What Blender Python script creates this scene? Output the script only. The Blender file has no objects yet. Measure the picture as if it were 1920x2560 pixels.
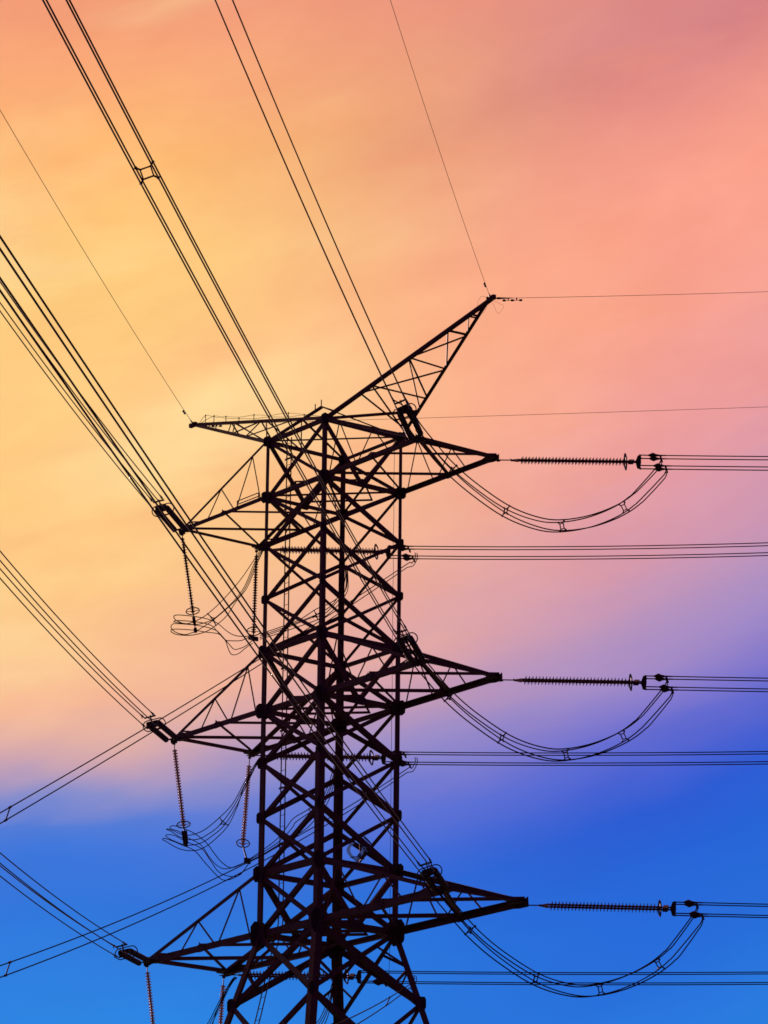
import bpy, bmesh, math, random
from mathutils import Vector as Vec, Matrix
random.seed(7)
R = math.radians
S = bpy.context.scene
COL = S.collection

# ------------------------------------------------------------------ camera
cam = bpy.data.cameras.new("camera"); camo = bpy.data.objects.new("camera", cam); COL.objects.link(camo)
cam.sensor_fit = 'VERTICAL'; cam.sensor_height = 24.0; cam.lens = 24.0 * 9563.4 / 2560
cam.clip_start = 0.1; cam.clip_end = 6000
PITCH, YAW, ROLL = 0.298899, 0.013868, 0.010378
cp, sp, cy, sy = math.cos(PITCH), math.sin(PITCH), math.cos(YAW), math.sin(YAW)
fwd = Vec((sy*cp, cy*cp, sp)); rt = Vec((cy, -sy, 0)); up = rt.cross(fwd)
r2 = rt*math.cos(ROLL) + up*math.sin(ROLL); u2 = -rt*math.sin(ROLL) + up*math.cos(ROLL)
camo.matrix_world = Matrix(((r2.x, u2.x, -fwd.x, 0), (r2.y, u2.y, -fwd.y, -202.8865), (r2.z, u2.z, -fwd.z, 1.7), (0, 0, 0, 1)))
S.camera = camo

# ------------------------------------------------------------------ sky
def lin(c):
    return tuple(((x/255)/12.92 if x/255 <= .04045 else ((x/255+.055)/1.055)**2.4) for x in c) + (1,)
world = bpy.data.worlds.new("World"); S.world = world; world.use_nodes = True
nt = world.node_tree; nt.nodes.clear()
def nd(t, **k):
    n = nt.nodes.new(t)
    for a, b in k.items(): setattr(n, a, b)
    return n
def mth(op, a, b=None, c=None):
    n = nd('ShaderNodeMath', operation=op)
    for i, v in enumerate((a, b, c)):
        if v is None: continue
        if isinstance(v, (int, float)): n.inputs[i].default_value = v
        else: nt.links.new(v, n.inputs[i])
    return n.outputs[0]
def mixc(f, a, b, blend='MIX'):
    n = nd('ShaderNodeMix', data_type='RGBA', blend_type=blend)
    for i, v in ((0, f), (6, a), (7, b)):
        if isinstance(v, (int, float, tuple)): n.inputs[i].default_value = v
        else: nt.links.new(v, n.inputs[i])
    return n.outputs[2]
def ramp(f, stops, lo, hi):
    n = nd('ShaderNodeValToRGB'); n.color_ramp.interpolation = 'LINEAR'
    f = mth('DIVIDE', mth('SUBTRACT', f, lo), hi-lo)
    nt.links.new(f, n.inputs[0]); e = n.color_ramp.elements
    for i, (p, c) in enumerate(stops):
        q = (p-lo)/(hi-lo)
        x = e[i] if i < 2 else e.new(q)
        x.position = q; x.color = lin(c)
    return n.outputs[0]
tc = nd('ShaderNodeTexCoord'); sep = nd('ShaderNodeSeparateXYZ'); nt.links.new(tc.outputs['Generated'], sep.inputs[0])
X, Y, Z = sep.outputs
DEG = 180/math.pi
az = mth('MULTIPLY', mth('ARCTAN2', X, Y), DEG)          # degrees to the right of the road's end
el = mth('MULTIPLY', mth('ARCSINE', Z), DEG)             # degrees above the horizon
def cloud(sx, sy_, scale, detail, rough, seed):
    c = nd('ShaderNodeCombineXYZ')
    # streaks climb slightly towards the right
    nt.links.new(mth('MULTIPLY', az, sx), c.inputs[0])
    nt.links.new(mth('MULTIPLY', mth('SUBTRACT', el, mth('MULTIPLY', az, .22)), sy_), c.inputs[1]); c.inputs[2].default_value = seed
    n = nd('ShaderNodeTexNoise'); n.inputs['Scale'].default_value = scale; n.inputs['Detail'].default_value = detail
    n.inputs['Roughness'].default_value = rough; n.inputs['Distortion'].default_value = .3
    nt.links.new(c.outputs[0], n.inputs['Vector']); return mth('SUBTRACT', n.outputs[0], .5)
c1 = cloud(.12, .34, 1, 4, .5, 3.1); c2 = cloud(.3, 1.1, 1, 5, .55, 8.7); c3 = cloud(.10, .2, 1, 3, .5, 14.2)
azc = mth('MINIMUM', mth('MAXIMUM', mth('ADD', az, 5.0), 0.0), 14.0)
t = mth('SUBTRACT', mth('ADD', el, 1.4), mth('ADD', mth('MULTIPLY', azc, .13), mth('MULTIPLY', mth('POWER', azc, 3.0), .0009)))
t = mth('ADD', t, mth('ADD', mth('MULTIPLY', c1, 1.6), mth('MULTIPLY', c2, .5)))
LEFT = [(10.5,(46,136,228)),(12.3,(49,119,220)),(13.2,(60,118,220)),(13.7,(82,124,216)),(14.2,(138,143,204)),(14.8,(208,166,176)),(15.5,(246,182,150)),
        (17,(255,204,138)),(18.5,(255,201,128)),(20,(255,204,132)),(21.8,(255,206,126)),(23.4,(255,188,114)),(25,(251,169,122)),(26.6,(238,148,120))]
RIGHT = [(7.5,(44,130,226)),(9.3,(40,111,219)),(11,(40,99,214)),(11.8,(46,92,211)),(12.4,(74,97,210)),(13.0,(104,108,207)),(13.5,(134,122,204)),(14.1,(162,138,199)),
         (14.9,(182,146,190)),(15.9,(210,152,176)),(17.0,(232,156,160)),(18.9,(248,162,146)),(20.7,(251,161,139)),(22,(238,150,137)),(23.2,(218,132,133))]
cl = ramp(t, LEFT, 10, 27); cr_ = ramp(t, RIGHT, 7, 24)
def smooth(v, a, b):
    n = nd('ShaderNodeMapRange', interpolation_type='SMOOTHSTEP'); nt.links.new(v, n.inputs[0])
    n.inputs[1].default_value = a; n.inputs[2].default_value = b; return n.outputs[0]
azj = mth('ADD', az, mth('MULTIPLY', c3, 3.0))
sky = mixc(smooth(azj, -4.2, 6.2), cl, cr_)
# warm pale and rosy cloud streaks, only where the glow is
glow = smooth(t, 14.5, 17.5)
west = mth('SUBTRACT', 1.0, smooth(az, -2.5, 3.0)); east = smooth(az, 0.0, 5.0)
pale = mth('MULTIPLY', mth('MULTIPLY', smooth(c1, -.05, .16), glow), mth('MULTIPLY', west, .6))
rose = mth('MULTIPLY', mth('MULTIPLY', smooth(c2, .0, .25), glow), .22)
dusk = mth('MULTIPLY', mth('MULTIPLY', smooth(c1, -.02, .18), smooth(el, 19.5, 23.0)), mth('MULTIPLY', east, .16))
sky = mixc(pale, sky, lin((255, 225, 162)))
sky = mixc(rose, sky, lin((248, 158, 118)))
sky = mixc(dusk, sky, lin((204, 134, 140)))
c4 = cloud(.9, 2.0, 1, 6, .6, 21.3); c5 = cloud(.35, .7, 1, 5, .55, 31.9)
mott = mth('ADD', 1.0, mth('ADD', mth('MULTIPLY', c4, .15), mth('MULTIPLY', c5, .26)))
cmb = nd('ShaderNodeCombineXYZ')
nt.links.new(mth('POWER', mott, .45), cmb.inputs[0]); nt.links.new(mott, cmb.inputs[1]); nt.links.new(mott, cmb.inputs[2])
sky = mixc(mth('ADD', .35, mth('MULTIPLY', glow, .65)), sky, mixc(1.0, sky, cmb.outputs[0], 'MULTIPLY'))
# away from the sunset the dusk sky is dim and purple
front = mth('ADD', mth('MULTIPLY', X, -.12), mth('ADD', mth('MULTIPLY', Y, .95), mth('MULTIPLY', Z, .28)))
sky = mixc(smooth(front, .96, .55), sky, (.048, .009, .052, 1))
bg = nd('ShaderNodeBackground'); nt.links.new(sky, bg.inputs[0]); bg.inputs[1].default_value = 1.0
ow = nd('ShaderNodeOutputWorld'); nt.links.new(bg.outputs[0], ow.inputs[0])

# ------------------------------------------------------------------ sun: very low, behind the tower and to the left
sun = bpy.data.lights.new("sun", 'SUN'); sun.energy = 3.2; sun.angle = R(.5); sun.color = (1, .60, .50)
suno = bpy.data.objects.new("sun", sun); COL.objects.link(suno)
sd = Vec((math.sin(R(-20))*math.cos(R(8)), math.cos(R(-20))*math.cos(R(8)), math.sin(R(8))))   # towards the sun
suno.rotation_euler = (-sd).to_track_quat('-Z', 'Y').to_euler()
S.view_settings.view_transform = 'Standard'; S.view_settings.look = 'None'
S.view_settings.exposure = 0; S.view_settings.gamma = 1
S.render.engine = 'CYCLES'
S.cycles.filter_width = 1.6

# ------------------------------------------------------------------ materials
def mat(name, col, rough, metal=0., var=.3, scale=6., col2=None, trans=0.):
    m = bpy.data.materials.new(name); m.use_nodes = True
    n = m.node_tree.nodes; l = m.node_tree.links; b = n['Principled BSDF']
    t_ = n.new('ShaderNodeTexCoord'); x = n.new('ShaderNodeTexNoise'); x.inputs['Scale'].default_value = scale; x.inputs['Detail'].default_value = 5
    l.new(t_.outputs['Object'], x.inputs['Vector'])
    r = n.new('ShaderNodeValToRGB'); a = col; c = col2 or tuple(v*(1-var) for v in col)
    r.color_ramp.elements[0].position = .35; r.color_ramp.elements[1].position = .65
    r.color_ramp.elements[0].color = (*a, 1); r.color_ramp.elements[1].color = (*c, 1)
    l.new(x.outputs[0], r.inputs[0]); l.new(r.outputs[0], b.inputs['Base Color'])
    b.inputs['Roughness'].default_value = rough; b.inputs['Metallic'].default_value = metal
    if trans:
        tr = n.new('ShaderNodeBsdfTranslucent'); l.new(r.outputs[0], tr.inputs[0])
        mx = n.new('ShaderNodeMixShader'); mx.inputs[0].default_value = trans
        l.new(b.outputs[0], mx.inputs[1]); l.new(tr.outputs[0], mx.inputs[2]); l.new(mx.outputs[0], n['Material Output'].inputs[0])
    return m
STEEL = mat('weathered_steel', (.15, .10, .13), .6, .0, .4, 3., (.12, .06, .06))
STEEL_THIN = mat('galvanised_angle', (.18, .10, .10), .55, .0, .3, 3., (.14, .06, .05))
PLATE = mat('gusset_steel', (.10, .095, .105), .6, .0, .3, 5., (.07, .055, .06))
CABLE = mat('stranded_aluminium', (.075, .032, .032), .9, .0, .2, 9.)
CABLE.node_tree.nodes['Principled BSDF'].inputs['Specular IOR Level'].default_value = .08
FIT = mat('forged_fittings', (.07, .05, .06), .55, .0, .3, 12.)
GLAZE = mat('brown_glazed_porcelain', (.085, .03, .03), .5, 0, .3, 8.)
GLASS = mat('toughened_glass_disc', (.96, .88, .88), .2, 0, .04, 8., None, .8)
CAPM = mat('disc_cap_iron', (.26, .025, .035), .5, 0, .3, 10.)
BLADE = mat('pale_blue_blade', (.30, .48, .85), .5, 0, .15, 4., None, .8)
GRASS = mat('dark_grass', (.045, .06, .025), .95, 0, .4, .05, (.06, .05, .03))
CONC = mat('concrete', (.35, .34, .32), .9, 0, .2, 2.)

# ------------------------------------------------------------------ mesh helpers
class MB:
    def __init__(s): s.v = []; s.f = []
    def add(s, vs, fs):
        o = len(s.v); s.v += [tuple(x) for x in vs]; s.f += [tuple(i+o for i in f) for f in fs]
    def prism(s, poly, d):                      # closed polygon of 3-D points pushed by vector d
        n = len(poly); s.add([*poly, *[p+d for p in poly]], [tuple(range(n))[::-1], tuple(range(n, 2*n))] + [(i, (i+1) % n, n+(i+1) % n, n+i) for i in range(n)])
    def angle(s, p, q, w, n, th=.018, center=True):   # rolled L section from p to q; one flange faces n
        p, q = Vec(p), Vec(q); w *= 1.42; d = (q-p).normalized(); n1 = Vec(n); n1 = (n1-d*n1.dot(d))
        n1 = n1.normalized() if n1.length > 1e-4 else d.orthogonal().normalized()
        n2 = d.cross(n1); o = -n2*w*.5 if center else Vec((0, 0, 0))
        pts = [(0, 0), (w, 0), (w, th), (th, th), (th, w), (0, w)]
        s.prism([p+o+n1*b*.9+n2*a for a, b in pts], q-p)
    def leg(s, p, q, w, a, b, th=.03):
        p, q = Vec(p), Vec(q); a, b = Vec(a), Vec(b)
        s.prism([p+a*x+b*y for x, y in [(0, 0), (w, 0), (w, th), (th, th), (th, w), (0, w)]], q-p)
    def box(s, c, ax, ay, az_):
        c = Vec(c); ax, ay, az_ = Vec(ax), Vec(ay), Vec(az_)
        s.prism([c-ax-ay-az_, c+ax-ay-az_, c+ax+ay-az_, c-ax+ay-az_], az_*2)
    def tube(s, pts, r, k=6, closed=False):
        pts = [Vec(p) for p in pts]; n = len(pts); vs = []; ref = None
        for i, p in enumerate(pts):
            a = pts[(i-1) % n] if (closed or i) else p; b = pts[(i+1) % n] if (closed or i < n-1) else p
            d = (b-a).normalized()
            if ref is None: ref = d.orthogonal().normalized()
            ref = (ref-d*ref.dot(d)).normalized(); o = d.cross(ref)
            vs += [p+(ref*math.cos(6.28318*j/k)+o*math.sin(6.28318*j/k))*r for j in range(k)]
        m = n if closed else n-1
        fs = [(i*k+j, i*k+(j+1) % k, ((i+1) % n)*k+(j+1) % k, ((i+1) % n)*k+j) for i in range(m) for j in range(k)]
        if not closed: fs += [tuple(range(k))[::-1], tuple(range((n-1)*k, n*k))]
        s.add(vs, fs)
    def lathe(s, o, d, prof, k=12):             # prof: (distance along d, radius)
        o, d = Vec(o), Vec(d).normalized(); a = d.orthogonal().normalized(); b = d.cross(a); n = len(prof)
        vs = [o+d*h+(a*math.cos(6.28318*j/k)+b*math.sin(6.28318*j/k))*r for h, r in prof for j in range(k)]
        fs = [(i*k+j, i*k+(j+1) % k, (i+1)*k+(j+1) % k, (i+1)*k+j) for i in range(n-1) for j in range(k)]
        fs += [tuple(range(k))[::-1], tuple(range((n-1)*k, n*k))]
        s.add(vs, fs)
    def mesh(s, name, m, smooth=False):
        me = bpy.data.meshes.new(name); me.from_pydata(s.v, [], s.f); me.materials.append(m)
        bm = bmesh.new(); bm.from_mesh(me); bmesh.ops.recalc_face_normals(bm, faces=bm.faces); bm.to_mesh(me); bm.free()
        if smooth:
            for p in me.polygons: p.use_smooth = True
        return me
    def build(s, name, m, parent=None, smooth=False):
        o = bpy.data.objects.new(name, s.mesh(name, m, smooth)); COL.objects.link(o)
        if parent: o.parent = parent
        return o
def thing(name, label, cat, loc=(0, 0, 0), group=None, rz=0):
    o = bpy.data.objects.new(name, None); COL.objects.link(o); o.location = loc; o.rotation_euler = (0, 0, rz)
    o.empty_display_size = .5
    o['label'] = label; o['category'] = cat
    if group: o['group'] = group
    return o
def spline(pts, n=6):
    P = [Vec(p) for p in pts]; P = [P[0]*2-P[1]]+P+[P[-1]*2-P[-2]]; out = []
    for i in range(1, len(P)-2):
        a, b, c, d = P[i-1:i+3]
        for j in range(n):
            t_ = j/n
            out.append(.5*((2*b)+(c-a)*t_+(2*a-5*b+4*c-d)*t_*t_+(3*b-a-3*c+d)*t_**3))
    return out+[P[-2]]

# ------------------------------------------------------------------ ground
g = MB(); N = 3000
g.add([(-N, -N, 0), (N, -N, 0), (N, N, 0), (-N, N, 0)], [(0, 1, 2, 3)])
go = g.build('ground', GRASS); go['kind'] = 'structure'

# ------------------------------------------------------------------ tower frame: u along the crossarms (to the right and nearer), v across (away), z up
TH = -0.929029
U = Vec((math.cos(TH), math.sin(TH), 0)); V = Vec((-math.sin(TH), math.cos(TH), 0)); ZZ = Vec((0, 0, 1))
def W3(u, v, z): return U*u+V*v+ZZ*z
H = 2.708
zA1, zB1, zN1, zN2, zA2, zB2, zM1, zM2, zA3, zB3, zF1 = 68.41, 65.15, 62.26, 59.22, 56.24, 52.89, 49.95, 46.9, 43.81, 40.51, 36.65
def hw(z): return H if z >= zB3 else H + (zB3-z)*(3.67-H)/(zB3-zF1)
zF2, zF3, zF4 = 30.5, 22.0, 11.5
levels = [zA1, zB1, zN1, zN2, zA2, zB2, zM1, zM2, zA3, zB3, zF1, zF2, zF3, zF4, 0.0]
def size(z): return 1.0 if z > 57 else 1.28 if z > 44.5 else 1.55
tower = thing('lattice_tower', 'tall dark steel lattice pylon with six crossarms and two earth wire peaks', 'pylon', (0, 0, 0), None, TH)
CORN = {'L': (-1, -1), 'C': (1, -1), 'D': (-1, 1), 'R': (1, 1)}
def cn(k, z): h = hw(z); return Vec((CORN[k][0]*h, CORN[k][1]*h, z))

# legs with their gusset plates
def octo(c, ax, ay, w, h, n, t_=.03, cut=.45):
    ax, ay, n = Vec(ax), Vec(ay), Vec(n)
    pts = [(-w, -h*(1-cut)), (-w*(1-cut), -h), (w*(1-cut), -h), (w, -h*(1-cut)), (w, h*(1-cut)), (w*(1-cut), h), (-w*(1-cut), h), (-w, h*(1-cut))]
    m = MB(); m.prism([Vec(c)+ax*a+ay*b-n*t_*.5 for a, b in pts], n*t_); return m
legs = {}
for k, (su, sv) in CORN.items():
    m = MB()
    for a, b in zip(levels, levels[1:]):
        w = .205 if a > 63 else .25 if a > 57 else .32 if a > 50 else .38 if a > 41 else .43
        m.leg(cn(k, a), cn(k, b), w, (-su, 0, 0), (0, -sv, 0))
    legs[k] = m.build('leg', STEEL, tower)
    f = MB(); f.lathe(cn(k, -.3), (0, 0, 1), [(0, .9), (.75, .9), (.8, .8)], 16); f.build('foundation', CONC, legs[k])
    for z in levels[:-1]:
        s_ = size(z+.1)
        arm = z in (zB1, zB2, zB3); top = z in (zA1, zA2, zA3)
        w = .40*s_ if arm else .30*s_ if top else .19*s_; h = .32*s_ if arm else .28*s_ if top else .24*s_
        if z == zB3: w, h = .62, .70
        c = cn(k, z)
        p = octo(c+Vec((-su*w*.15, sv*.02, 0)), (1, 0, 0), (0, 0, 1), w, h, (0, 1, 0)); p.build('gusset_plate', PLATE, legs[k])
        p = octo(c+Vec((su*.02, -sv*w*.25, 0)), (0, 1, 0), (0, 0, 1), w*.9, h, (1, 0, 0)); p.build('gusset_plate', PLATE, legs[k])

# faces of the body: struts and diagonals, each face carried by one leg
faces = [('L', 'C', (0, 1, 0)), ('R', 'D', (0, -1, 0)), ('D', 'L', (1, 0, 0)), ('C', 'R', (-1, 0, 0))]
for a, b, n in faces:
    n = Vec(n); ufacing = abs(n.y) > .5; face = legs[a]
    for z in (zA1, zB1, zA2, zB2, zA3, zB3):
        w = (.15 if z in (zA1, zA2, zA3) else .16)*size(z)
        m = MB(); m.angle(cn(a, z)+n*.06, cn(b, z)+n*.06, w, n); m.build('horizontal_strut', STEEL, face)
    def diag(p, q, w, off):
        mm = MB(); mm.angle(Vec(p)+n*off, Vec(q)+n*off, w, n); return mm.build('diagonal_brace', STEEL, face)
    for z0, z1 in zip(levels, levels[1:]):
        s_ = size(z0-.1)
        if z0 in (zA1, zA2, zA3):
            if ufacing:
                diag(cn(a, z0), cn(b, z1), .13*s_, .05); diag(cn(a, z1), cn(b, z0), .12*s_, .11)
            else:
                mid = (cn(a, z1)+cn(b, z1))*.5
                diag(cn(a, z0), mid, .13*s_, .05); diag(cn(b, z0), mid, .13*s_, .05)
                p = octo(mid+n*.03, (0, 1, 0), (0, 0, 1), .3*s_, .2*s_, (1, 0, 0)); p.build('gusset_plate', PLATE, face)
        else:
            w = .15*s_ if z0 > 40 else .2
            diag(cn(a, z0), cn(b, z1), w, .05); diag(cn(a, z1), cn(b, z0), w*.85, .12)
            # plate where the two cross
            h0, h1 = hw(z0), hw(z1); t_ = h0/(h0+h1); x = cn(a, z0).lerp(cn(b, z1), t_)
            p = octo(x+n*.085, (1, 0, 0) if ufacing else (0, 1, 0), (0, 0, 1), .12*s_, .12*s_, n); p.build('gusset_plate', PLATE, face)
            if z0 <= zB3:
                # redundants
                for (e, o) in ((a, b), (b, a)):
                    lm = cn(e, z0).lerp(cn(e, z1), .5)
                    diag(lm, cn(e, z0).lerp(cn(o, z1), .25), .09, .06); diag(lm, cn(e, z1).lerp(cn(o, z0), .25), .09, .06)
# plan bracing at the bottom of every arm level
for z in (zB1, zB2, zB3):
    m = MB(); s_ = size(z)
    m.angle(cn('L', z)+ZZ*.04, cn('R', z)+ZZ*.04, .09*s_, (0, 0, 1)); m.angle(cn('C', z)+ZZ*.13, cn('D', z)+ZZ*.13, .09*s_, (0, 0, 1))
    pl = m.build('plan_bracing', STEEL_THIN, tower)
    mids = [Vec((0, -H, z+.22)), Vec((H, 0, z+.22)), Vec((0, H, z+.22)), Vec((-H, 0, z+.22))]
    for i in range(4):
        mm = MB(); mm.angle(mids[i], mids[(i+1) % 4], .07*s_, (0, 0, 1)); mm.build('diagonal_brace', STEEL_THIN, pl)

# crossarms: flat bottom rectangle, two sloping upper chords
A = {zB1: 8.14, zB2: 8.39, zB3: 10.47}
def crossarm(zb, za, sgn, rail=False):
    a = A[zb]; s_ = size(zb); a += .14 if sgn > 0 else 0
    nl = lambda p: Vec((sgn*(H+a*p), -H, zb)); fl = lambda p: Vec((sgn*(H+a*p), H, zb))
    nu = lambda p: Vec((sgn*(H+a*p), -H, za+(zb-za)*p)); fu = lambda p: Vec((sgn*(H+a*p), H, za+(zb-za)*p))
    m = MB()
    m.angle(nl(0), nl(1.02), .17*s_, (0, 1, 0)); m.angle(fl(0), fl(1.02), .17*s_, (0, -1, 0))
    m.angle(nu(0), nu(.985), .105*s_, (0, 1, 0)); m.angle(fu(0), fu(.985), (.19 if sgn < 0 else .14)*s_, (0, -1, 0))
    m.angle(nl(1), fl(1), .13*s_, (0, 0, 1))
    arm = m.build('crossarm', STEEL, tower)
    def br(p, q, w, n):
        mm = MB(); mm.angle(p, q, w, n); mm.build('lattice_brace', STEEL_THIN, arm)
    e = ZZ*.05
    br(nl(1)+e, fl(.5)+e, (.11 if sgn < 0 else .16)*s_, (0, 0, 1)); br(nl(.5)+e*2, fl(0)+e*2, .09*s_, (0, 0, 1))
    br(nl(0)+e, fl(.5)+e, (.17 if sgn < 0 else .12)*s_, (0, 0, 1)); br(nl(.5)+e*3, fl(1)+e*3, .10*s_, (0, 0, 1))
    for up_, lo, n in ((nu, nl, (0, 1, 0)), (fu, fl, (0, -1, 0))):
        for pu, pl in ((.163, .06), (.163, .345), (.53, .37), (.53, .69), (.908, .74), (.908, .885)):
            br(up_(pu), lo(pl), .05*s_, n)
    for c, sv in ((nl(1), -1), (fl(1), 1)):
        p = MB(); y0 = Vec((0, sv*.02, 0)); x_ = Vec((sgn*s_, 0, 0)); z_ = ZZ*s_
        p.prism([c+y0+x_*a+z_*b for a, b in ((-.8, -.09), (-.3, -.15), (.10, -.15), (.16, -.05), (.14, .20), (-.10, .10), (-.45, .17), (-.8, .14))], Vec((0, .03, 0))); p.build('gusset_plate', PLATE, arm)
        p = octo(c+Vec((-sgn*.2*s_, -sv*.2, -.03)), (1, 0, 0), (0, 1, 0), .36*s_, .3*s_, (0, 0, 1)); p.build('gusset_plate', PLATE, arm)
    for c, sv in ((fl(.5), 1), (nl(.5), -1)):
        p = octo(c+Vec((0, sv*.02, 0)), (1, 0, 0), (0, 0, 1), .24*s_, .14*s_, (0, 1, 0)); p.build('gusset_plate', PLATE, arm)
    if rail:
        mm = MB(); p0, p1 = nl(.08), nl(.33)
        for h in (.22, .42): mm.tube([p0+ZZ*h, p1+ZZ*h], .03, 6)
        for p in (p0, p1): mm.tube([p, p+ZZ*.44], .035, 6)
        mm.build('handrail', STEEL_THIN, arm)
    return arm
for zb, za in ((zB1, zA1), (zB2, zA2), (zB3, zA3)):
    crossarm(zb, za, -1, zb == zB1); crossarm(zb, za, 1, False)

# earth wire peaks
zP = zA1+4.42; PE = 13.81
def peak(sgn):
    tip = Vec((sgn*PE, -.04, zP))
    if sgn > 0: ch = [cn('C', zA1), cn('R', zA1)]
    else: ch = [cn('C', zA1), cn('L', zA1), cn('D', zA1)]
    m = MB()
    for i, c in enumerate(ch): m.angle(c, tip, .14 if i == 0 else .10 if sgn > 0 else .13, (0, 1 if i != 1 or sgn < 0 else -1, 0))
    m.box(tip+Vec((sgn*.05, 0, 0)), (.30, 0, 0), (0, .10, 0), (0, 0, .12))
    pk = m.build('earth_wire_peak', STEEL, tower)
    C_ = lambda i, t_: tip.lerp(ch[i], t_)
    def br(p, q, w=.055):
        mm = MB(); mm.angle(p, q, w, (0, 1, 0)); mm.build('lattice_brace', STEEL_THIN, pk)
    if sgn > 0:
        for a, b, w in ((.13,.13,.07),(.14,.135,.05),(.13,.257,.05),(.257,.25,.07),(.262,.262,.05),(.257,.5,.08),(.49,.257,.05),(.49,.5,.05),(.49,.714,.07),(.492,.8,.06),(.718,.71,.05),(.788,.5,.05),(.718,.97,.06),(.788,.95,.055),(1.,.8,.09),(.05,.06,.05)):
            br(C_(0, a), C_(1, b), w)
    else:
        for a, b, w in ((.18,.31,.05),(.30,.48,.05),(.33,.54,.05),(.53,.54,.06),(.32,1.,.05),(.53,.72,.06),(.78,.72,.05),(.57,1.,.06)):
            br(C_(0, a), C_(1, b), w)
        for a, b, w in ((.30,.31,.05),(.33,.48,.05),(.53,.54,.05),(.57,.72,.05),(.83,.72,.05),(.83,1.,.07)):
            br(C_(0, a), C_(2, b), w)
        for t_ in (.31, .54, .72): br(C_(1, t_), C_(2, t_), .06)
        # guard line on short posts along the peak
        mm = MB()
        for dv, ts in ((-.12, (.10, .27, .49, .75)), (.5, (.14, .31, .54, .80))):
            tops = []
            for t_ in ts:
                p = C_(0, t_)+Vec((0, dv*min(1, t_*3), 0)); q = p+ZZ*(.52 if t_ < .2 else .36); mm.tube([p, q], .022, 5); tops.append(q)
                mm.lathe(q-ZZ*.03, (0, 0, 1), [(0, .03), (.03, .05), (.08, .03)], 6)
            line = [C_(0, .04)]
            for a, b in zip(tops, tops[1:]): line += [a, (a+b)*.5-ZZ*.07]
            line += [tops[-1], C_(0, .98)+ZZ*.1]
            mm.tube(spline(line, 4), .013, 4)
        mm.build('guard_line', CABLE, pk)
    return tip
tipR, tipL = peak(1), peak(-1)
# top frame between the peaks
m = MB(); apex = cn('L', zA1).lerp(tipR, .253)
m.angle(cn('L', zA1), apex, .10, (0, 1, 0)); m.angle(apex, tipR.lerp(cn('C', zA1), .94), .06, (0, 1, 0))
m.angle(apex, cn('R', zA1), .05, (0, 1, 0)); m.angle(cn('L', zA1), cn('R', zA1), .07, (0, 0, 1)); m.angle(cn('C', zA1)+ZZ*.08, cn('D', zA1)+ZZ*.08, .07, (0, 0, 1))
tf = m.build('top_frame', STEEL, tower)
m = MB(); q = cn('L', zA1).lerp(tipR, .225)
m.tube([apex, apex+ZZ*.40], .03, 6); m.tube([q, q+ZZ*.38], .03, 6); m.build('lightning_rod', STEEL_THIN, tf)
# ladder up the near face
m = MB()
path = [Vec((-.9, -2.45, zA1-.2)), Vec((-.9, -2.45, 40.9)), Vec((-1.25, -3.5, 35.9)), Vec((-3.2, -11.6, 3.0))]
for du in (-.2, .2): m.tube([p+Vec((du, 0, 0)) for p in path], .034, 6)
for a, b in zip(path, path[1:]):
    n = int((b-a).length/.62)
    for i in range(n):
        p = a.lerp(b, (i+.5)/n); m.tube([p+Vec((-.2, 0, 0)), p+Vec((.2, 0, 0))], .016, 4)
ld = m.build('ladder', STEEL_THIN, tower)
m = MB()
for z in (67.0, 64.1, 61.2, 58.1, 55.0, 51.5, 48.3, 45.2, 42.0):
    m.tube([Vec((-.9, -2.45, z)), Vec((-.9, -H+.05, z+.05))], .02, 4); m.box(Vec((-.9, -2.5, z)), (.30, 0, 0), (0, .02, 0), (0, 0, .05))
m.build('ladder_bracket', STEEL_THIN, ld)
# thin earthing / fibre lead running down beside the right leg
m = MB(); pts = []
for z in [zA1+.2-i*1.6 for i in range(20)]: pts.append(Vec((H-.28+.03*math.sin(z*2.1), H-.35, z)))
m.tube(spline(pts, 2), .013, 5); m.build('fibre_lead', CABLE, tower)

# ------------------------------------------------------------------ small rotor hung in the body
rz_ = thing('blade_rotor', 'small curved pale blue blades inside the tower above its lowest crossarms', 'rotor', W3(2.15, .5, 43.9), None, TH)
m = MB(); m.tube([(0, 0, -.05), (0, 0, 1.6)], .03, 8); m.tube([(-.4, 0, .35), (.4, 0, .35)], .025, 6); m.box((0, 0, 0), (.2, 0, 0), (0, .2, 0), (0, 0, .04)); m.tube([(0, -3.2, 0), (0, 2.2, 0)], .05, 6)
m.build('mast', FIT, rz_)
for ang, zc in ((200, .85), (330, .6), (80, 1.25)):
    m = MB(); n = 12; a0 = R(ang)
    for i in range(n):
        x0, x1 = -1+2*i/n, -1+2*(i+1)/n
        P = []
        for x in (x0, x1):
            rad = .35+.35*(1-x*x); zc_ = zc+.45*x; tw = a0+.5*x
            P.append((Vec((math.cos(tw)*rad, math.sin(tw)*rad, zc_)), Vec((math.cos(tw+1.2), math.sin(tw+1.2), 0))*.12, Vec((math.cos(tw), math.sin(tw), 0))*.012))
        (p, t0, n0), (q, t1, n1_) = P
        m.add([p-t0-n0, p+t0-n0, q+t1-n1_, q-t1-n1_, p-t0+n0, p+t0+n0, q+t1+n1_, q-t1+n1_], [(0, 1, 2, 3), (4, 5, 6, 7), (0, 1, 5, 4), (2, 3, 7, 6), (0, 3, 7, 4), (1, 2, 6, 5)])
    m.build('blade', BLADE, rz_)
    m = MB(); d = Vec((math.cos(a0), math.sin(a0), 0)); m.tube([Vec((0, 0, zc-.3)), d*.6+Vec((0, 0, zc-.3))], .025, 6); m.build('bracket', FIT, rz_)

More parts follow.
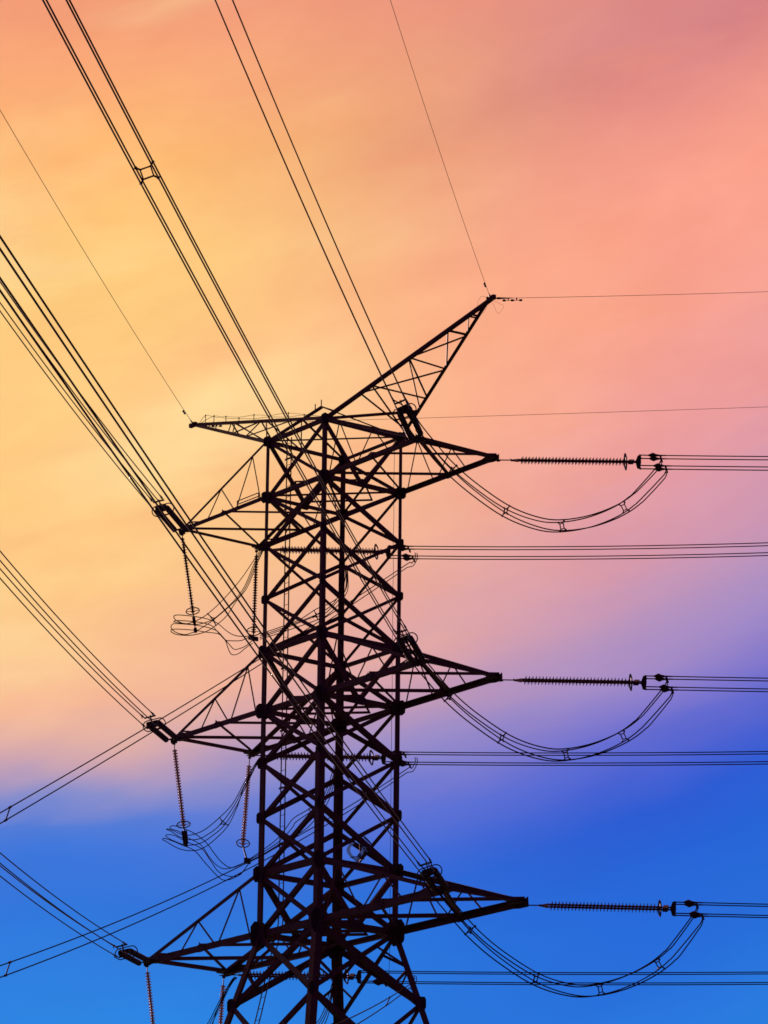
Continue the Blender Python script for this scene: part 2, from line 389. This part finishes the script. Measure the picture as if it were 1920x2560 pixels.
# ------------------------------------------------------------------ insulator strings
def disc_mesh(r, pitch, m, k=14, thick=False):
    prof = [(0, .03), (pitch*.06, r*.45), (pitch*.20, r*.92), (pitch*.32, r), (pitch*.52, r*.98), (pitch*.56, r*.8), (pitch*.5, r*.4), (pitch*.6, .045)] if thick else [(0, .03), (pitch*.14, r*.3), (pitch*.28, r), (pitch*.37, r*.99), (pitch*.30, r*.4), (pitch*.4, .05), (pitch, .035)]
    b = MB(); b.lathe((0, 0, 0), (0, 0, 1), prof, k)
    return b.mesh('insulator_disc', m, True)
DISC_T = disc_mesh(.19, .182, GLAZE); DISC_S = disc_mesh(.15, .157, GLASS, 14, True); DISC_S1 = disc_mesh(.14, .157, GLAZE)
def put(me, name, parent, o, d):
    x = bpy.data.objects.new(name, me); COL.objects.link(x); x.parent = parent
    x.location = o; x.rotation_mode = 'QUATERNION'; x.rotation_quaternion = Vec(d).to_track_quat('Z', 'Y'); return x
def ring(m, c, ax, ay, a, b, r, k=28):           # racetrack ring in the plane ax, ay
    pts = []
    for j in range(k):
        t_ = 6.28318*j/k; cx = math.cos(t_); pts.append(Vec(c)+ax*((a-b)*(1 if cx > 0 else -1)*min(1, abs(cx)*6)+b*cx)+ay*b*math.sin(t_))
    m.tube(pts, r, 6, True)
BN = .58                                          # conductor spacing of the square bundle
def tension(label, group, P, dh, slope, near, roll=0.):
    """double string from crossarm corner P along horizontal direction dh; returns the bundle start, along direction and side"""
    d = (dh-ZZ*slope).normalized(); side = Vec((dh.y, -dh.x, 0)) if near else Vec((-dh.y, dh.x, 0)); upv = side.cross(d) if side.cross(d).z > 0 else d.cross(side)
    if near:
        c_, s__ = math.cos(roll), math.sin(roll)
        if side.x < 0: side = -side
        side, upv = side*c_+upv*s__, upv*c_-side*s__
    off = side*.27 if near else side*.25+upv*.11
    t_ = thing('tension_insulator_string', label, 'insulator', P, group)
    o = d*0-ZZ*.12
    m = MB()
    if near:
        m.tube([o, o+d*.45], .06, 6)
        m.prism([o+d*.35, o+d*.8+off*1.15, o+d*.8-off*1.15], upv*.05); m.box(o-d*.05, d*.2, side*.16, upv*.12)
    else:
        m.tube([o, o+d*.95], .032, 6); m.tube([o-ZZ*.05, o+d*.2-ZZ*.02], .06, 6); m.lathe(o+d*.72, d, [(0, .03), (.05, .1), (.1, .03)], 8)
        m.prism([o+d*.78-upv*.04, o+d*.78+upv*.04, o+d*1.2+off*1.1+upv*.06, o+d*1.2-off*1.1-upv*.06], side*.06)
    m.build('yoke_plate', FIT, t_)
    s0 = .95 if near else 1.33
    for sg in (1, -1):
        rod = MB()
        if near:
            prof = [(0, .05)]
            for i in range(31):
                h = i*.182; prof += [(h+.02, .10), (h+.05, .165), (h+.10, .16), (h+.11, .12), (h+.15, .10)]
            rod.lathe(o+d*s0+off*sg, d, prof, 14); rod.build('insulator_row', GLAZE, t_, True)
        else:
            rod.tube([o+d*(s0-.14)+off*sg, o+d*(s0+5.78)+off*sg], .052, 8); rw = rod.build('insulator_row', CAPM, t_, True)
            for i in range(31): put(DISC_T, 'insulator_disc', rw, o+d*(s0+i*.182)+off*sg, d)
    e = s0+31*.182
    rg = MB(); 
    if near:
        ring(rg, o+d*(e-.25), side, upv, .62, .30, .03)
        for q in (.55, 1.6):
            lk = MB(); lk.tube([o+d*(e-q)+off, o+d*(e-q)-off], .03, 5); lk.build('string_link', FIT, t_)
    else:
        ring(rg, o+d*(e-.02), side, upv, .6, .36, .045)
        rg.tube([o+d*(e-.02)+side*.6, o+d*(e-.02)-side*.6], .03, 5)
    rg.build('corona_ring', FIT, t_)
    # line end yoke and the four clamps
    c = MB()
    yk = o+d*(e+.62)
    c.box(o+d*(e+.28), d*.13, off*1.15, upv*.11)
    for sg in (1, -1): c.tube([o+d*(e-.1)+off*sg, yk+off*sg], .045, 5)
    hb = BN/2
    quad = [side*hb+upv*hb, -side*hb+upv*hb, -side*hb-upv*hb, side*hb-upv*hb]
    c.prism([yk+upv*hb*1.25, yk+d*.16+upv*hb*1.35, yk+d*.2, yk+d*.16-upv*hb*1.35, yk-upv*hb*1.25, yk-d*.12], side*.05)
    if not near: c.box(yk, d*.05, side*.3, upv*.05)
    for sg in (1, -1): c.prism([yk+d*.1+side*hb*1.1+upv*hb*sg-upv*.04, yk+d*.1-side*hb*1.1+upv*hb*sg-upv*.04, yk+d*.1-side*hb*1.1+upv*hb*sg+upv*.04, yk+d*.1+side*hb*1.1+upv*hb*sg+upv*.04], d*.08)
    c.build('line_yoke', FIT, t_)
    starts = []
    for j, q in enumerate(quad):
        k = MB(); b0 = yk+d*.15+q; ln = .42 if j in (0, 1) else .72
        k.tube([b0, b0+d*ln], .034, 5); k.lathe(b0+d*ln, d, [(0, .03), (.12, .05), (.4, .055), (.62, .045), (1.0, .035)] if near else [(0, .03), (.12, .085), (.2, .13), (.26, .15), (.34, .13), (.4, .09), (.62, .045), (1.0, .035)], 8)
        k.prism([b0+d*(ln+.6), b0+d*(ln+.72), b0+d*(ln+.78)-upv*.2, b0+d*(ln+.68)-upv*.2], side*(.03 if near else .05))
        k.build('strain_clamp', FIT, t_)
        starts.append(P+b0+d*(ln+.5))
    return starts, d, side, upv, P+o+d*(e+.9)

az_i, az_o = R(7.5), R(9.7)
DI = Vec((-math.sin(az_i), -math.cos(az_i), 0)); DO = Vec((math.cos(az_o), -math.sin(az_o), 0))
def spacer(parent, pts, name='spacer'):
    pts = [Vec(p) for p in pts]; c = sum(pts, Vec())/4; m = MB(); inner = [c+(p-c)*.6 for p in pts]
    m.tube(inner, .038, 6, True)
    for p, q in zip(pts, inner):
        m.tube([p, q], .034, 5); m.tube([p-(p-q)*.15, p+(p-q)*.2], .055, 6)
    m.build(name, FIT, parent)
def bundle(label, group, P, dh, starts, side, upv, coef, s0, s1, spacers, thick=.029):
    """four wires; height below P at distance s: z = coef0*s + coef1*s^2"""
    t_ = thing('conductor_bundle', label, 'power line', P, group)
    z = lambda s: coef[0]*s+coef[1]*s*s
    for st in starts:
        rel = st-P; so = rel.dot(dh); lat = rel-dh*so; dz0 = rel.z-z(so)
        q = lat.copy(); q.z = 0
        pts = []
        n = 40
        for i in range(n+1):
            s = so+(s1-so)*i/n; pts.append(q+dh*s+ZZ*(z(s)+dz0))
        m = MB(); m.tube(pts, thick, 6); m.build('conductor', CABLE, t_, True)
    for s in spacers:
        pp = []
        for st in starts:
            rel = st-P; so = rel.dot(dh); q = rel-dh*so; dz0 = rel.z-z(so); q.z = 0
            pp.append(q+dh*s+ZZ*(z(s)+dz0))
        spacer(t_, pp)
    return t_

LV = {1: zB1, 2: zB2, 3: zB3}
NAME = {1: 'top', 2: 'middle', 3: 'lowest'}
def corner(l, k):
    z = LV[l]; a = A[z]; b = a+.14
    u = -(H+a) if k in 'TQ' else H+b
    return W3(u, -H if k in 'TP' else H, z)
# (slope of string, wire coefficients)
NEAR = {(1, 'P'): (.085, (-.0985, .00034), 75), (2, 'P'): (.082, (-.0835, .00019), 110), (3, 'P'): (.055, (-.0745, .00013), 125),
        (1, 'T'): (.098, (-.1045, .00055), 66), (2, 'T'): (.098, (-.098, .00066), 60), (3, 'T'): (.09, (-.092, .00073), 52)}
ends = {}
for (l, k), (sl, co, s1) in NEAR.items():
    P = corner(l, k); arm = 'right' if k == 'P' else 'left'
    starts, d, side, upv, e = tension('dark twin insulator string pointing up left from the %s %s crossarm' % (NAME[l], arm), 'near side tension strings', P, DI, sl, True, R({('P', 1): 22, ('P', 2): 19, ('P', 3): 17}.get((k, l), 13)))
    ends[(l, k)] = (starts, d, side, upv, e)
    c0 = (e-P)
    # make the wire parabola pass through the clamp height
    bundle('four wires running to the upper left from the %s %s crossarm' % (NAME[l], arm), 'conductor bundles towards the camera', P, DI, starts, side, upv, co, 0, s1+40,
           {(1, 'P'): (), (2, 'P'): (81.0,), (3, 'P'): (), (1, 'T'): (), (2, 'T'): (), (3, 'T'): ()}[(l, k)])
FARC = {(1, 'X'): (.054, (-.062, .0005)), (2, 'X'): (.05, (-.058, .0004)), (3, 'X'): (.045, (-.053, .0004)),
        (1, 'Q'): (.058, (-.068, .0011)), (2, 'Q'): (.045, (-.050, .00065)), (3, 'Q'): (.032, (-.040, .0005))}
for (l, k), (sl, co) in FARC.items():
    P = corner(l, k); arm = 'right' if k == 'X' else 'left'
    if k == 'X': lab = 'horizontal ribbed twin insulator string at the %s right crossarm tip' % NAME[l]; lb2 = 'four level wires running right from the %s right crossarm tip' % NAME[l]
    else: lab = 'horizontal twin insulator string behind the tower body, level with the %s left crossarm' % NAME[l]; lb2 = 'four level wires leaving the tower body rightwards just below the %s crossarms' % NAME[l]
    starts, d, side, upv, e = tension(lab, 'outgoing tension strings', P, DO, sl, False)
    ends[(l, k)] = (starts, d, side, upv, e)
    bundle(lb2, 'conductor bundles running right', P, DO, starts, side, upv, co, 0, 120, ())

# ------------------------------------------------------------------ jumper loops on the right arms: from the near wires under the arm to the outgoing wires
JZ = [(0, -.75), (.2, -1.0), (.76, -1.72), (1.63, -2.52), (2.85, -3.52), (4.37, -4.42), (6.46, -5.3), (8.41, -5.62), (10.0, -5.48), (12.01, -4.82), (14.0, -3.73), (15.6, -2.32), (16.66, -1.18), (17.1, -.75)]
for l in (1, 2, 3):
    n_st = ends[(l, 'P')]; f_st = ends[(l, 'X')]; P = corner(l, 'P')
    E1 = P+DI*7.9; E3 = corner(l, 'X')+DO*9.4; h = E3-E1; h.z = 0; L = h.length; h.normalize(); sd_ = Vec((h.y, -h.x, 0))
    t_ = thing('jumper_loop', 'four wire jumper loop hanging below the %s right crossarm with frame spacers' % NAME[l], 'jumper', P, 'jumper loops of the right arms')
    cent = [E1-P+h*(a*L/17.17)+ZZ*z for a, z in JZ]
    cs = spline(cent, 5)
    def offs(i, du, dv):
        a = cs[max(0, i-1)]; b = cs[min(len(cs)-1, i+1)]; tn = (b-a).normalized(); nn = tn.cross(sd_); nn = nn if nn.z > 0 or True else -nn
        if nn.z < 0: nn = -nn
        return cs[i]+sd_*du+nn*dv
    hb = .24
    combos = ((hb, hb), (-hb, hb), (-hb, -hb), (hb, -hb))
    for ci, (du, dv) in enumerate(combos):
        pts = []
        for i in range(len(cs)):
            w = i/(len(cs)-1); tw = (ci-1.5)*.05*math.sin(w*6.28)
            pts.append(offs(i, du*(1+.1*math.sin(5*w+ci)), dv+tw))
        lug = f_st[0][ci]-P+f_st[1]*.16-f_st[3]*.2
        pts = pts[:-12]+[lug-ZZ*.30-f_st[1]*.06, lug]
        s_n = n_st[0][ci]-P
        pts = [s_n]+pts[3:]
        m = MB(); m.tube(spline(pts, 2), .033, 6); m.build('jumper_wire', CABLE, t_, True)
    for w in {1: (3.2, 6.6, 10.0, 14.1), 2: (2.9, 6.2, 10.1, 13.8), 3: (2.6, 6.3, 10.3, 14.0)}[l]:
        i = min(range(len(cs)), key=lambda j: abs((cs[j]-(E1-P)).dot(h)-w*L/17.17))
        spacer(t_, [offs(i, du, dv) for du, dv in combos], 'spacer')

# ------------------------------------------------------------------ hanging jumper strings of the left arms
LOOP1 = [[[-10.24,2.45,64.81],[-10.35,2.06,64.14],[-10.46,1.17,62.77],[-10.56,0.02,61.37],[-10.67,-0.88,60.45],[-10.77,-1.54,59.97],[-10.88,-2.21,59.67],[-10.99,-2.79,59.77],[-11.09,-2.94,59.99],[-10.98,-2.81,60.1],[-10.86,-2.1,60.16],[-10.74,-1.24,60.17],[-10.74,-0.58,60.14],[-10.74,-0.1,60.02],[-10.74,0.67,59.63],[-10.74,1.29,59.53],[-10.74,2.1,59.66],[-10.74,2.43,59.82]],[[-10.24,2.54,64.83],[-10.34,2.08,63.95],[-10.43,1.5,62.49],[-10.53,0.75,61.41],[-10.62,-0.43,60.26],[-10.72,-1.02,59.91],[-10.81,-1.65,59.7],[-10.9,-2.19,59.68],[-11.0,-2.88,59.66],[-11.09,-2.91,59.74],[-10.98,-2.66,59.8],[-10.86,-1.62,59.89],[-10.74,-0.95,59.87],[-10.74,-0.47,59.79],[-10.74,-0.04,59.47],[-10.74,0.44,59.15],[-10.74,0.92,59.18],[-10.74,1.53,59.3],[-10.74,2.05,59.56],[-10.74,2.43,59.68]],[[-10.24,2.57,64.79],[-10.33,2.14,63.86],[-10.41,1.55,62.42],[-10.5,0.87,61.47],[-10.58,-0.5,60.16],[-10.67,-1.0,59.75],[-10.75,-1.54,59.35],[-10.84,-1.76,59.23],[-10.92,-2.25,59.03],[-11.01,-2.8,59.08],[-11.09,-3.08,59.29],[-10.98,-3.12,59.48],[-10.86,-2.88,59.55],[-10.74,-1.79,59.64],[-10.74,-0.94,59.67],[-10.74,-0.47,59.63],[-10.74,-0.09,59.54],[-10.74,0.44,59.15],[-10.74,0.73,58.92],[-10.74,1.07,58.7],[-10.74,1.45,58.81],[-10.74,1.88,59.04],[-10.74,2.34,59.45]],[[-10.24,2.6,64.75],[-10.33,2.19,63.77],[-10.41,1.64,62.39],[-10.5,0.97,61.49],[-10.58,0.39,60.55],[-10.67,-0.29,59.87],[-10.75,-0.93,59.4],[-10.84,-1.85,59.05],[-10.92,-2.72,58.94],[-11.01,-3.08,59.03],[-11.09,-3.1,59.17],[-10.98,-2.92,59.25],[-10.86,-1.75,59.37],[-10.74,-0.93,59.37],[-10.74,-0.32,59.42],[-10.74,0.06,59.39],[-10.74,0.44,59.11],[-10.74,0.6,58.78],[-10.74,0.79,58.45],[-10.74,1.03,58.36],[-10.74,1.41,58.52],[-10.74,1.88,58.92],[-10.74,2.35,59.28]]]
LOOP2 = [[[-10.49,2.93,52.61],[-10.6,2.76,52.38],[-10.71,2.05,51.17],[-10.81,1.29,49.73],[-10.92,0.45,48.79],[-11.03,-0.58,47.91],[-11.13,-1.56,47.51],[-11.24,-2.15,47.69],[-11.34,-2.6,47.78],[-11.23,-2.65,47.89],[-11.11,-2.37,47.92],[-10.99,-1.53,47.74],[-10.99,-0.86,47.5],[-10.99,-0.32,47.19],[-10.99,0.23,46.66],[-10.99,0.77,46.23],[-10.99,1.45,46.05],[-10.99,2.51,46.56]],[[-10.49,3.01,52.6],[-10.59,2.78,52.33],[-10.68,2.1,51.12],[-10.78,1.4,49.68],[-10.87,0.49,48.4],[-10.97,-0.35,47.68],[-11.06,-1.07,47.32],[-11.15,-1.93,47.32],[-11.25,-2.66,47.62],[-11.34,-2.86,47.69],[-11.23,-2.81,47.71],[-11.11,-2.23,47.55],[-10.99,-1.51,47.3],[-10.99,-0.71,47.03],[-10.99,-0.1,46.39],[-10.99,0.51,45.98],[-10.99,1.18,45.96],[-10.99,2.44,46.52]],[[-10.49,3.04,52.58],[-10.59,2.79,52.27],[-10.68,1.85,50.4],[-10.78,1.47,49.52],[-10.87,0.76,48.38],[-10.97,-0.08,47.61],[-11.06,-0.8,47.13],[-11.15,-1.65,46.95],[-11.25,-2.45,47.1],[-11.34,-2.85,47.28],[-11.23,-2.93,47.36],[-11.11,-2.49,47.37],[-10.99,-1.77,47.1],[-10.99,-0.71,46.86],[-10.99,-0.09,46.28],[-10.99,0.66,45.61],[-10.99,1.86,45.63],[-10.99,2.58,46.43]],[[-10.49,3.07,52.54],[-10.58,2.78,52.21],[-10.66,1.9,50.69],[-10.75,1.58,49.65],[-10.83,1.0,48.41],[-10.92,0.15,47.47],[-11.0,-0.63,46.87],[-11.09,-1.36,46.65],[-11.17,-2.16,46.69],[-11.26,-2.9,46.98],[-11.34,-3.1,47.08],[-11.23,-3.09,47.14],[-11.11,-2.67,47.05],[-10.99,-2.03,46.87],[-10.99,-1.16,46.66],[-10.99,-0.42,46.07],[-10.99,0.46,45.42],[-10.99,0.93,45.26],[-10.99,1.53,45.45],[-10.99,2.12,45.86],[-10.99,2.58,46.43]]]
TAIL1 = [[[-2.2,2.62,62.11],[-2.12,2.62,61.44],[-2.18,2.62,60.75],[-2.76,2.62,60.41],[-3.73,2.62,60.2],[-4.78,2.62,60.15],[-5.2,2.62,60.1],[-6.63,2.62,59.84],[-8.44,2.62,59.8],[-10.39,2.62,59.81]],[[-2.43,2.68,62.18],[-2.35,2.68,61.5],[-2.56,2.68,60.96],[-3.1,2.68,60.38],[-3.62,2.68,60.07],[-4.25,2.68,59.91],[-4.82,2.68,59.84],[-6.98,2.68,59.76],[-8.91,2.68,59.72],[-10.47,2.68,59.72]],[[-2.44,2.74,62.14],[-2.35,2.74,61.28],[-2.48,2.74,60.65],[-3.07,2.74,60.27],[-3.81,2.74,59.92],[-4.55,2.74,59.7],[-5.42,2.74,59.77],[-7.25,2.74,59.71],[-8.99,2.74,59.65],[-10.55,2.74,59.65]],[[-2.37,2.8,62.14],[-2.28,2.8,61.39],[-2.3,2.8,60.7],[-2.81,2.8,60.22],[-3.44,2.8,59.89],[-4.29,2.8,59.61],[-5.04,2.8,59.56],[-6.95,2.8,59.54],[-8.87,2.8,59.54],[-10.63,2.8,59.58]]]
TAIL2 = [[[-2.99,2.62,50.9],[-3.35,2.62,50.16],[-3.77,2.62,49.44],[-4.35,2.62,48.91],[-5.39,2.62,48.63],[-6.77,2.62,48.37],[-7.51,2.62,47.92],[-8.44,2.62,47.39],[-9.96,2.62,46.95],[-11.11,2.62,46.67]],[[-3.0,2.68,50.91],[-3.28,2.68,50.09],[-3.7,2.68,49.37],[-4.32,2.68,48.8],[-5.31,2.68,48.47],[-6.65,2.68,48.13],[-7.02,2.68,47.85],[-8.14,2.68,47.3],[-9.85,2.68,46.89],[-11.19,2.68,46.65]],[[-3.01,2.74,50.89],[-3.28,2.74,50.06],[-3.71,2.74,49.22],[-4.28,2.74,48.64],[-4.98,2.74,48.19],[-5.97,2.74,47.77],[-6.53,2.74,47.47],[-8.03,2.74,47.2],[-9.74,2.74,46.83],[-11.24,2.74,46.61]],[[-3.05,2.8,50.89],[-3.29,2.8,50.0],[-3.63,2.8,49.11],[-4.28,2.8,48.42],[-5.05,2.8,47.99],[-5.86,2.8,47.62],[-6.98,2.8,47.35],[-8.3,2.8,47.11],[-9.82,2.8,46.79],[-11.28,2.8,46.58]]]
def susp(label, P, q, n, me, link=0., boxy=False):
    t_ = thing('suspension_insulator_string', label, 'insulator', P, 'hanging jumper strings')
    d = (q-P).normalized(); L = (q-P).length; st = max(.25, L-n*.157-.12)
    m = MB(); m.tube([Vec((0, 0, .1)), d*st], .03, 6); m.box(d*.12, d*.06, Vec((.09, 0, 0)), Vec((0, .04, 0))); m.build('hanger', FIT, t_)
    rod = MB(); rod.tube([d*st, d*(st+n*.157)], .062, 8); rw = rod.build('insulator_row', CAPM, t_, True)
    for i in range(n): put(me, 'insulator_disc', rw, d*(st+(i+.85)*.157), -d)
    e = d*(st+n*.157)
    m = MB(); sx = d.cross(Vec((0, 1, 0))).normalized(); sy = d.cross(sx).normalized()
    tl = (sy*math.cos(R(22))+d*math.sin(R(22))*(-1 if sy.y < 0 else 1)).normalized()
    ring(m, e-d*.12, sx, tl, .38, .38, .032); m.tube([e-d*.12+sx*.38, e-d*.12-sx*.38], .02, 5)
    m.build('corona_ring', FIT, t_)
    return t_, e, d, sx, sy
for l in (1, 2, 3):
    z = LV[l]; a = A[z]; du = {1: 0, 2: 0, 3: 0}[l]
    dT = {1: (.95, -4.75), 2: (.86, -4.9), 3: (.80, -4.9)}[l]; dQ = {1: (-.10, -5.2), 2: (-.37, -5.4), 3: (-.32, -5.4)}[l]
    T0 = W3(-(H+a), -H, z-.15); Q0 = W3(-(H+a), H-.12, z-.15)
    t_, e, d, sx, sy = susp('leaning %s disc string hanging from the %s left crossarm tip' % ('brown' if l == 1 else 'white and red', NAME[l]), T0, T0+V*dT[0]+ZZ*dT[1], 28, DISC_S1 if l == 1 else DISC_S)
    m = MB(); m.tube([e, e+d*1.15], .04, 6); m.box(e+d*.45, d*.22, sx*(.09 if l == 1 else .16), sy*.06); m.box(e+d*1.0, d*.13, sx*.1, sy*.07)
    if l > 1: m.box(e+d*.78, d*.2, sx*.15, sy*.06)
    m.build('jumper_clamp', FIT, t_)
    t_, e, d, sx, sy = susp('%s disc string hanging beside the left leg below the %s left crossarm' % ('brown' if l == 1 else 'white and red', NAME[l]), Q0, Q0+V*dQ[0]+ZZ*dQ[1], 30, DISC_S1 if l == 1 else DISC_S)
    m = MB()
    if l == 1: m.tube([e, e+d*.35], .04, 6); m.box(e+d*.3, d*.12, V*.32, U*.06)
    else: lk = (V*.34-ZZ*.85); m.tube([e, e+lk], .05, 6); m.box(e+lk, ZZ*.16, V*.2, U*.06)
    m.build('jumper_clamp', FIT, t_)
for l in (1, 2, 3):
    z = LV[l]; P = W3(-(H+A[z]), 0, z)
    loop = LOOP1 if l == 1 else LOOP2; tail = TAIL1 if l == 1 else TAIL2
    du = -(A[z]-A[LV[2]]) if l == 3 else 0; dz = z-zB2 if l == 3 else 0
    t_ = thing('jumper_loop', 'looping four wire jumper below the hanging strings of the %s left crossarm' % NAME[l], 'jumper', P, 'jumper loops of the left arms')
    for w in loop:
        m = MB(); m.tube(spline([W3(u+du, v, zz+dz)-P for u, v, zz in w], 5), .026, 6); m.build('jumper_wire', CABLE, t_, True)
    k = 3 if l == 1 else 4
    idx = {1: (4, 4, 4, 5)}.get(l, (4, 4, 4, 4))
    spacer(t_, [W3(w[i][0]+du, w[i][1], w[i][2]+dz)-P for w, i in zip(loop, idx)])
    P2 = W3(-6, H, z-5)
    t2 = thing('jumper_loop', 'four wire jumper behind the tower legs just below the %s crossarms' % NAME[l], 'jumper', P2, 'jumper loops of the left arms')
    for w in tail:
        m = MB(); m.tube(spline([W3(u+(du if u < -6 else 0), v, zz+dz)-P2 for u, v, zz in w], 5), .026, 6); m.build('jumper_wire', CABLE, t2, True)
    i = 6 if l == 1 else 4
    spacer(t2, [W3(*w[i])+ZZ*dz-P2 for w in tail])

# ------------------------------------------------------------------ slack twin wires dropping to the lower left from the outgoing wires behind the tower
DROP = {1: ((4.65, 8.77, 64.1), (-12.9, -55.83, 34.48), .25, 'upper'), 2: ((4.74, 8.93, 52.02), (-12.81, -54.07, 28.74), .85, 'middle'), 3: ((4.81, 10.38, 39.8), (.71, -53.66, 26.82), .1, 'lowest')}
for l, (a, b, sag, nm) in DROP.items():
    a, b = Vec(a), Vec(b); t_ = thing('slack_span', '%s of the wire pairs sloping down left from behind the tower' % nm, 'power line', a, 'slack spans to the lower left')
    dd = b-a; hh = Vec((dd.x, dd.y, 0)).normalized(); sdv = Vec((hh.y, -hh.x, 0)); wires = []
    for q in (0, 1):
        pts = [Vec((.10+.10*q, 0, .40-.02*q)), Vec((.12+.12*q, -.03, .08)), Vec((-.10+.10*q, -.3, -.35-.14*q))]
        for i in range(0, 33):
            s = .016+i/32*1.35; f = 4*s*(1-s)
            pts.append(dd*s-ZZ*(sag*f)+ZZ*(.0-(.30+.22*s)*q)+sdv*.08*(1 if q else -1))
        wires.append(pts)
        m = MB(); m.tube(spline(pts, 2), .026, 6); m.build('conductor', CABLE, t_, True)
    m = MB(); i = {1: 26, 2: 26, 3: 13}[l]
    m.tube([wires[0][i], wires[1][i]], .03, 6)
    for w in wires: m.tube([w[i]-(w[i+1]-w[i]).normalized()*.12, w[i]+(w[i+1]-w[i]).normalized()*.12], .05, 6)
    m.build('spacer', FIT, t_)

# ------------------------------------------------------------------ earth wires
def earth(label, tip, dh, coef, s1, near, r):
    P = W3(*tip); t_ = thing('earth_wire', label, 'earth wire', P, 'earth wires')
    z = lambda s: coef[0]*s+coef[1]*s*s
    pts = [dh*s+ZZ*z(s) for s in [s1*i/30 for i in range(31)]]
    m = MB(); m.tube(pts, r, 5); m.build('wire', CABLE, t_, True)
    m = MB(); d = (pts[1]-pts[0]).normalized(); m.tube([Vec((0, 0, 0)), d*.3], .045, 6); m.lathe(d*.3, d, [(0, .03), (.1, .07), (.3, .05), (.9, .02)], 8)
    m.build('strain_clamp', FIT, t_)
    for s in ((3.4,) if near else (.95, 1.4)):
        m = MB(); p = dh*s+ZZ*(z(s)-.13); m.tube([p-d*.22, p+d*.22], .014, 5)
        for q in (-1, 1): m.lathe(p+d*.22*q-d*.09, d, [(0, .03), (.03, .06), (.15, .06), (.18, .03)], 8)
        m.box(p+ZZ*.07, d*.03, ZZ*.08, d.cross(ZZ)*.02); m.build('vibration_damper', FIT, t_)
    if tip[0] > 0 and not near:
        m = MB(); 
        for sg in (-1, 1):
            m.tube(spline([Vec((0, 0, -.05)), Vec((sg*.5, 0, .1 if sg < 0 else -.3)), Vec((sg*.7, 0, -.45)), Vec((sg*.4, 0, -.85)), Vec((.12*sg, 0, -.25))], 6), .007, 4)
        m.build('bonding_lead', CABLE, t_)
earth('faint thin wire rising steeply to the top edge from the tall right peak', tipR, DI, (-.112, .00042), 85, True, .0125)
earth('thin amber wire rising to the left edge from the left peak', tipL, DI, (-.0725, .00034), 95, True, .0155)
earth('faint thin wire running right from the tip of the tall right peak', tipR, DO, (-.030, .0006), 90, False, .0125)
earth('faint thin wire running right behind the tower top from the left peak', tipL, DO, (-.012, .0001), 110, False, .0125)
